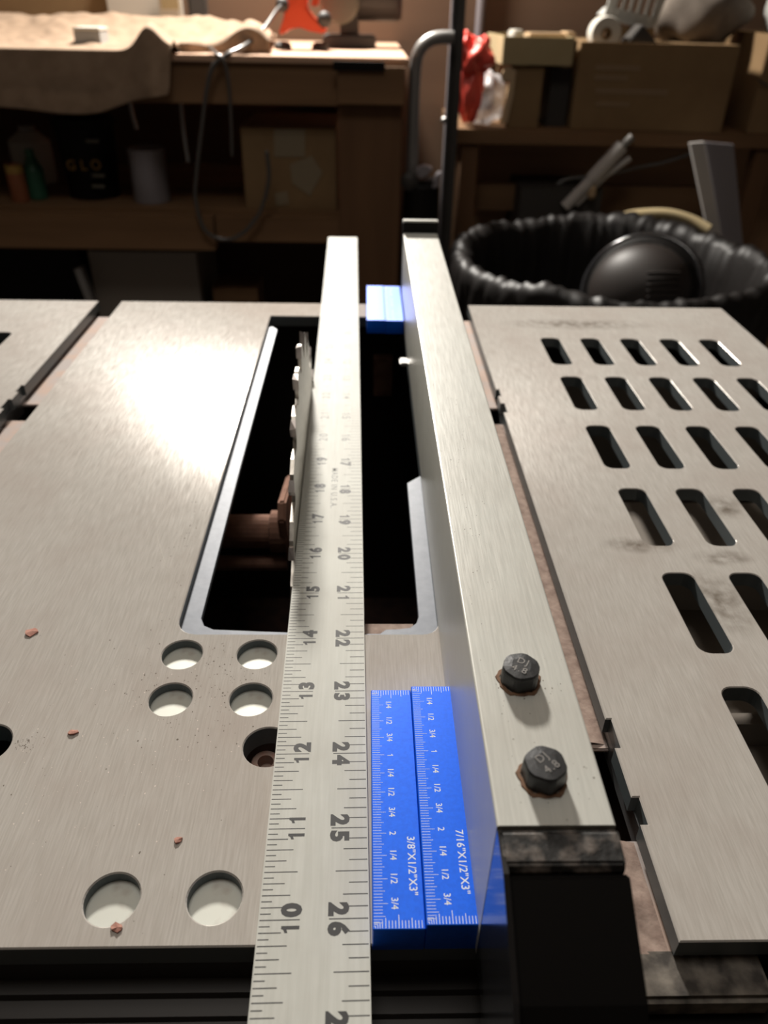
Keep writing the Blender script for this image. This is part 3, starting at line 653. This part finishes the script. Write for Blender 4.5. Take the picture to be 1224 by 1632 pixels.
for poly in (((437, 206), (486, 206), (486, 250), (437, 250)), ((462, 262), (497, 248), (514, 275), (494, 312), (466, 292)), ((438, 308), (458, 305), (460, 325), (440, 328)), ):
    G().prism([pp(*p, 67.98) for p in poly], 67.93, 67.995, 1).obj('tape_patch', 'tape', ct)
# under the shelf
pbox('storage_bin', 'insidegrey', 158, 402, 312, 500, 70, 10, 'grey-green bin on the floor under the bench', 'bin', FLOOR)
pbox('black_case', 'black', -60, 372, 120, 500, 72, 8, 'black case on the floor under the bench', 'case', FLOOR)
pl = G().prism([pp(*p, 68) for p in ((118, 430), (128, 426), (148, 480), (152, 930), (142, 930), (138, 482))], 68, 69, 1).obj('metal_strip', 'steel'); tag(pl, 'thin grey metal strip leaning in front of the floor bin', 'metal strip')
pbox('wood_offcut', 'wood', 345, 460, 410, 520, 70, 5, 'reddish wood offcut box on the floor under the bench', 'offcut', FLOOR)

# ------------------------------------------------------------------ steel post and bent tube
a = at(708, 200, 70); b = at(729, 200, 70)
po = thing('steel_post', 'slim dark steel post rising to the ceiling beside the bench', 'post', ((a.x+b.x)/2, 70.5, FLOOR))
G().box(a.x, b.x, 70, 70.15, FLOOR, 63).obj('web', 'dark', po)
G().box(a.x, a.x+.14, 69.3, 70, FLOOR, 63).obj('flange', 'can', po)
G().box(b.x-.6, b.x, 69.5, 70, FLOOR, 63).obj('flange', 'dark', po)
q = at(706, 192, 69.2); G().lathe([(.2, -.15), (.28, 0), (.1, .1)], (q.x+.1, 69.3, q.z), 10, axis=1).obj('bolt_head', 'steel', po)
vac = thing('upright_vacuum', 'black upright vacuum with bent grey tube handle beside the bench', 'vacuum', at(672, 372, 67))
cp = smooth_path(cpath([(722, 60, 68.6), (700, 60, 68.4), (682, 66, 68.3), (668, 82, 68.2), (662, 110, 68.2), (659, 180, 68), (656, 290, 68)]))
G().tube(cp, .5, 14).obj('tube_handle', 'steel', vac, smooth=True)
a = at(644, 300, 66.5); b = at(704, 300, 66.5); rr = (b.x-a.x)/2; cx = (a.x+b.x)/2; top = at(670, 290, 66.5).z
G().lathe([(rr*1.1, FLOOR), (rr*1.15, FLOOR+1), (rr, top-3), (rr*.95, top-.6), (rr*.7, top)], (cx, 66.5+rr, 0), 24).obj('canister', 'black', vac)
G().lathe([(.3, -.2), (.75, 0), (.75, .5), (.3, .8)], at(653, 290, 66.9), 14, axis=1).obj('clamp_knob', 'dark', vac)
G().prism([pp(*p, 66.6) for p in ((662, 270), (676, 262), (690, 268), (680, 280), (668, 284))], 66.2, 67.2, 1).obj('latch', 'can', vac, bev=.1)
G().prism([pp(*p, 66.6) for p in ((695, 276), (703, 272), (698, 298), (688, 300))], 66.2, 66.9, 1).obj('clip', 'can', vac, bev=.1)
a = at(761, 30, 91); tag(G().tube([(a.x+.3, 91.4, -6), (a.x+.3, 91.4, 62.5)], .45, 12).obj('conduit', 'can'), 'pale conduit pipe running up the back wall', 'pipe')

# ------------------------------------------------------------------ shelf of cartons on the right
SY = 76.0; SZ = at(900, 208, SY).z
sh = thing('storage_shelf', 'dark wooden shelf unit carrying cartons behind the trash can', 'shelf', (30, 84, FLOOR))
G().box(at(727, 200, SY).x, 62, SY, 91.8, SZ-1.3, SZ).obj('shelf_plank', 'wood', sh, bev=.05)
G().box(at(727, 200, SY).x, 62, 86, 86.8, FLOOR, SZ-1.3).obj('back_boards', 'backing', sh)
for x in (at(735, 260, SY).x, at(1205, 260, SY).x): G().box(x, x+1.6, SY+.4, SY+2, FLOOR, SZ-1.3).obj('upright', 'woodv', sh)
G().box(at(745, 300, 80).x, at(1200, 300, 80).x, 80, 81, -10.5, -8).obj('rail', 'wood', sh)
def carton(px0, py0, px1, py1, Y, depth, rotz, name, mname, label, floor=None, flaps=False):
    a = at(px0, py1, Y); b = at(px1, py0, Y); z0 = floor if floor is not None else a.z
    t = thing(name, label, 'carton', ((a.x+b.x)/2, Y, z0)); th = .25
    parts = [('front_panel', (a.x, b.x, Y, Y+th)), ('back_panel', (a.x, b.x, Y+depth-th, Y+depth)), ('side_panel', (a.x, a.x+th, Y+th, Y+depth-th)), ('side_panel', (b.x-th, b.x, Y+th, Y+depth-th))]
    pv = ((a.x+b.x)/2, Y, 0)
    for nm, (x0, x1, y0, y1) in parts: G().box(x0, x1, y0, y1, z0+.02, b.z).rot(rotz, pv).obj(nm, mname, t, bev=.04)
    G().box(a.x+th, b.x-th, Y+th, Y+depth-th, z0+.02, z0+.3).rot(rotz, pv).obj('bottom_panel', mname, t)
    return t, a, b
t, a, b = carton(908, 72, 1178, 214, SY+.4, 11, -4, 'large_carton', 'card', 'large open brown carton with faint print on the shelf', SZ)
for py, x0, x1 in ((112, 950, 1022), (128, 948, 1002), (150, 950, 1065), (170, 950, 1004)):
    p = at(x0, py, SY+.36); q = at(x1, py-7, SY+.36); g = G().box(p.x, q.x, SY+.36, SY+.395, p.z, q.z); g.rot(-4, ((a.x+b.x)/2, SY+.4, 0)); g.obj('faint_print', 'cardprint', t)
G().box(a.x+.25, b.x-.25, SY+.65, SY+11.1, b.z-.3, b.z-.05).rot(-4, ((a.x+b.x)/2, SY+.4, 0)).obj('top_flap', 'card', t)
pbox('small_carton', 'card', 984, 45, 1044, 73, SY+3.4, 3.5, 'small brown carton under the white basket', 'carton', b.z)
t, a, b = carton(1186, 58, 1400, 236, SY-.2, 12, -4, 'tall_carton', 'card', 'brown carton with a dark torn flap at the shelf end', SZ)
G().prism([pp(*p, SY-.3) for p in ((1205, 124), (1224, 134), (1226, 140), (1212, 132))], SY-.32, SY-.28, 1).obj('torn_flap', 'dark', t)
t, a, b = carton(806, 106, 868, 205, SY+1, 9, 0, 'narrow_carton', 'card', 'narrow brown carton under the pale tray', SZ)
pbox('shaded_gap_fill', 'dark', 869, 108, 912, 205, SY+2.5, 8, 'dark filler for the shaded gap between two brown cartons on the shelf', 'box', SZ)  # dark solid added to stand for the shade between the cartons
t, a, b = carton(799, 60, 918, 105, SY+.6, 9, 2, 'pale_tray', 'card2', 'shallow pale cardboard tray of odds and ends above a narrow carton', at(868, 105.5, SY+1).z+.05)
tz = a.z
for k, (px, py, m, nm, lab) in enumerate(((822, 52, 'paper', 'paper_scrap', 'crumpled white paper scrap in the pale tray'), (875, 52, 'cream', 'wood_scrap', 'pale wood scrap lying along the pale tray'), (905, 50, 'cream', 'wood_block', 'small pale wood block at the end of the pale tray'))):
    p = at(px, py, SY+4); w_ = (.5, 2.2, .5)[k]
    g = G().box(p.x-w_, p.x+w_, SY+3, SY+5, tz+.2, p.z+.25*(k == 0)); g.rot(8, (p.x, SY+4, 0)); tag(g.obj(nm, m, bev=.15), lab, 'scrap')
# on top of the large carton
ctz = at(1040, 72, SY+.4).z
p = at(962, 53, SY+2.4)
tr = thing('tape_roll', 'white roll of tape on edge at the carton corner', 'tape roll', (p.x, SY+2.5, p.z-1.3))
G().lathe([(.5, 0), (1.3, 0), (1.35, .1), (1.35, 1.7), (1.3, 1.8), (.5, 1.8), (.5, 0)], (p.x, SY+1.4, p.z), 28, axis=1, caps=False).obj('tape', 'paper', tr)
G().lathe([(.36, -.02), (.5, -.02), (.5, 1.82), (.36, 1.82), (.36, -.02)], (p.x, SY+1.4, p.z), 20, axis=1, caps=False).obj('core', 'card', tr)
bs = thing('plastic_basket', 'white slotted plastic basket tipped on top of cartons', 'basket', at(1015, 40, SY+4))
Yb = SY+3.6
def bar2(p0, p1, wpx, name, th=.25):
    a = Vector((p0[0], p0[1])); b = Vector((p1[0], p1[1])); n = Vector((-(b-a).y, (b-a).x)).normalized()*wpx/2
    G().prism([pp(*q, Yb) for q in (a+n, b+n, b-n, a-n)], Yb, Yb+th, 1).obj(name, 'bottle', bs, bev=.04)
bar2((983, -22), (968, 24), 10, 'rim'); bar2((968, 26), (1040, 42), 12, 'rim'); bar2((1040, 42), (1058, -6), 10, 'rim'); bar2((980, -22), (1058, -8), 16, 'rim')
for k in range(6): bar2((988+k*12.5, -16+k*2.4), (976+k*12.5, 26+k*2.8), 4.5, 'slat')
G().prism([pp(*p, Yb) for p in ((968, 24), (1040, 42), (1050, 30), (980, 12))], Yb, Yb+4, 1).obj('basket_floor', 'bottle', bs)
tag(G().prism([pp(*p, SY+1.5) for p in ((996, 68), (1022, 38), (1046, 70))], SY+1, SY+4, 1).obj('dark_wedge', 'dark', bev=.1), 'dark wedge-shaped block among the things on the large carton', 'block')
def blob(name, m, px, py, rx, rz, Y, ry, label, cat, seed, amp=.16, nu=28, nv=16):
    c = at(px, py, Y); s = FPX/((c-CAM).dot(CF)); rx, rz = rx/s, rz/s; R = random.Random(seed); ph = [R.uniform(0, 6) for _ in range(8)]
    def fn(u, v):
        a = 2*math.pi*u; b = math.pi*(v-.5); k = 1+amp*(math.sin(3*a+ph[0]+2*b)+.7*math.sin(5*a+ph[1]-3*b)+.6*math.sin(4*b+ph[2]+2*a)+.4*math.sin(9*a+5*b+ph[3]))/2
        return (c.x+rx*k*math.cos(b)*math.cos(a), Y+ry*k*math.cos(b)*math.sin(a), c.z+rz*k*math.sin(b))
    return tag(G().grid(fn, nu, nv).obj(name, m, smooth=True), label, cat)
blob('fabric_bundle', 'bundle', 1115, 22, 72, 47, SY+7.5, 3.2, 'grey-brown fabric bundle heaped in the large carton', 'bundle', 3)
blob('white_sack', 'bottle', 1262, 14, 38, 42, SY+5, 3, 'pale plastic sack on top of the end carton', 'sack', 9, .1)
# red knotted bag, milky bag, pale stick
rb = thing('red_bag', 'knotted red plastic bag slumped at the shelf end', 'bag', at(755, 178, SY+1))
def bagblob(px, py, rx, rz, Y, ry, seed, name, m, parent, amp=.2):
    o = blob(name, m, px, py, rx, rz, Y, ry, None, None, seed, amp, 40, 24); o.parent = parent; o.location = (ORG[o.name]-ORG[parent.name])*I
bagblob(749, 140, 20, 44, SY+1.8, 1.2, 11, 'bag_body', 'red', rb, .22)
bagblob(757, 90, 27, 22, SY+1.2, 1.3, 12, 'bag_knot', 'red', rb, .3)
bagblob(740, 72, 12, 17, SY+1.1, .7, 13, 'bag_ear', 'red', rb, .25)
bagblob(770, 75, 11, 14, SY+1.1, .7, 14, 'bag_ear', 'red', rb, .25)
blob('milky_bag', 'clear', 770, 158, 36, 35, SY+3.6, 2.0, 'milky plastic bag between the red bag and pale stick', 'bag', 21, .2, 40, 24)
tag(G().prism([pp(*p, SY+1.0) for p in ((798, 118), (806, 104), (822, 112), (818, 150), (808, 196), (799, 196), (812, 128), (800, 130))], SY+.7, SY+1.0, 1).obj('bent_stick', 'cream', bev=.04), 'pale bent wood strip standing beside the milky bag', 'wood strip')

# ------------------------------------------------------------------ leaning things behind the trash can
rod = thing('jointed_rod', 'grey jointed metal rod leaning below the shelf', 'rod', at(905, 330, 74))
def ptube(pts, r, name, m, parent, n=12): return G().tube(cpath(pts), r, n).obj(name, m, parent, smooth=False)
ptube([(900, 330, 76.0), (945, 284, 75.8)], .55, 'lower_tube', 'palegrey', rod); ptube([(943, 286, 75.8), (992, 232, 75.5)], .68, 'upper_tube', 'palegrey', rod); ptube([(990, 234, 75.5), (1008, 218, 75.4)], .38, 'tip', 'steel', rod)
tr_ = thing('thin_rod', 'thin grey rod with a pale wooden knob leaning beside the jointed rod', 'rod', at(918, 330, 76))
ptube([(918, 326, 76.1), (965, 280, 75.9), (1004, 252, 75.8)], .3, 'shaft', 'palegrey', tr_, 10)
G().lathe([(.2, -.3), (.42, 0), (.42, .7), (.2, 1)], at(942, 312, 75.7), 12).obj('end_knob', 'cream', tr_)
br = thing('grey_channel', 'grey folded metal channel leaning under the end carton', 'metal channel', at(1140, 375, 73))
G().prism([pp(*p, 72.5) for p in ((1099, 228), (1122, 226), (1150, 380), (1230, 870), (1205, 870), (1130, 380))], 72.4, 72.8, 1).obj('face', 'palegrey', br)
G().prism([pp(*p, 73.4) for p in ((1122, 226), (1168, 230), (1182, 380), (1262, 860), (1232, 860), (1150, 380))], 73.2, 73.6, 1).obj('web', 'can', br)
cp = smooth_path(cpath([(880, 300, 79), (905, 285, 79), (960, 280, 79), (1010, 268, 79), (1060, 258, 79), (1105, 243, 79)]))
tag(G().tube(cp, .18, 8).obj('loose_cable', 'steel'), 'loose grey cable sagging behind the leaning rods', 'cable')
pbox('low_crate', 'dark', 818, 302, 962, 420, 76.5, 7, 'low dark crate behind the trash can', 'crate', FLOOR)
tag(G().tube(smooth_path(cpath([(985, 352, 70.4), (1010, 344, 70.6), (1060, 342, 70.6), (1100, 352, 70.2), (1130, 368, 69.4)])), .55, 10).obj('bent_hoop', 'card2', smooth=True), 'curved pale brown hoop resting on the far trash can rim', 'hoop')

# ------------------------------------------------------------------ trash can
TX, TY, TZ, TR = 19.6, 57.8, -9.0, 12.4
can = thing('trash_can', 'round trash can lined with a black plastic bag', 'trash can', (TX, TY, FLOOR))
G().lathe([(TR-2, FLOOR), (TR-1.6, FLOOR), (TR-.35, TZ-.8), (TR-.6, TZ-.8), (TR-1.9, FLOOR+.6), (TR-2.0, FLOOR)], (TX, TY, 0), 48, caps=False).obj('can_shell', 'dark', can)
G().lathe([(0.01, FLOOR+.4), (TR-1.9, FLOOR+.4)], (TX, TY, 0), 48, caps=False).obj('can_floor', 'dark', can)
R = random.Random(5); ph = [R.uniform(0, 6.28) for _ in range(12)]
from mathutils import noise
def wob(a, j):
    p = Vector((math.cos(a), math.sin(a), 0))
    return .022*noise.noise(p*5+Vector((0, 0, j*.35)))+.022*noise.noise(p*13+Vector((9, 0, j*.5)))+.016*noise.noise(p*30+Vector((0, 5, j*.8)))
bagp = [(TR-.1, TZ-9), (TR+.15, TZ-6), (TR+.35, TZ-3), (TR+.45, TZ-1.2), (TR+.35, TZ-.2), (TR-.1, TZ+.25), (TR-.7, TZ+.15), (TR-1.2, TZ-.5), (TR-1.5, TZ-3), (TR-1.9, TZ-8), (TR-2.6, TZ-15)]
g = G().lathe(bagp, (TX, TY, 0), 320, caps=False, wob=wob)
for p in g.v:
    a = math.atan2(p.y-TY, p.x-TX); q = Vector((math.cos(a), math.sin(a), p.z*.2))
    p.z += (.5*noise.noise(q*1.6)+.3*noise.noise(q*6)+.35*noise.noise(q*17))*(1 if p.z > TZ-1 else .4)
g.obj('bag_liner', 'bagblack', can, smooth=True)
G().lathe([(0.01, TZ-14), (TR-2.7, TZ-14.5)], (TX, TY, 0), 40, caps=False).obj('bag_bottom', 'bagblack', can)
# rounded ribbed plastic cover lying in it
cv = thing('ribbed_cover', 'domed dark plastic cover with ribbed face lying in the trash can', 'plastic cover', (19.5, 52, TZ-3))
cpt = at(1018, 462, 52.5)
DR = 3.5
def dome(u, v):
    a = 2*math.pi*u; b = v*math.pi/2; r = DR*math.cos(b)
    return Vector((cpt.x+r*math.cos(a)*1.05, cpt.y-2.3*math.sin(b), cpt.z+r*math.sin(a)*.95))
G().grid(dome, 40, 12).rot(-28, cpt, 'Z').rot(-28, cpt, 'X').obj('dome', 'cover', cv, smooth=True)
G().tube([cpt+Vector((4.3*math.cos(t/40*6.283), 0.9, 4.1*math.sin(t/40*6.283))) for t in range(41)], .3, 8, caps=False).rot(-28, cpt, 'Z').rot(-28, cpt, 'X').obj('rim', 'gloss', cv, smooth=True)
G().lathe([(3.5, 0), (4.25, .9)], tuple(cpt), 40, axis=1, caps=False).rot(-28, cpt, 'Z').rot(-28, cpt, 'X').obj('shoulder', 'black', cv, smooth=True)
for k in range(8):
    z = -2.2+k*.42; P = []
    for j in range(8):
        x = .9+j*.3; rr2 = (x/1.05)**2+(z/.95)**2
        if rr2 < (DR-.05)**2: b = math.acos(math.sqrt(rr2)/DR); P.append(cpt+Vector((x, -2.3*math.sin(b)-.05, z)))
    if len(P) > 2: G().tube(P, .09, 6).rot(-28, cpt, 'Z').rot(-28, cpt, 'X').obj('rib', 'cover', cv)
tag(G().lathe([(0.02, TZ-7.2), (TR*.5, TZ-7.6), (TR-2.0, TZ-8.5)], (TX, TY, 0), 40, caps=False, wob=wob).obj('rubbish_heap', 'bagblack', smooth=True), 'dark heap of rubbish filling the lined trash can', 'rubbish')
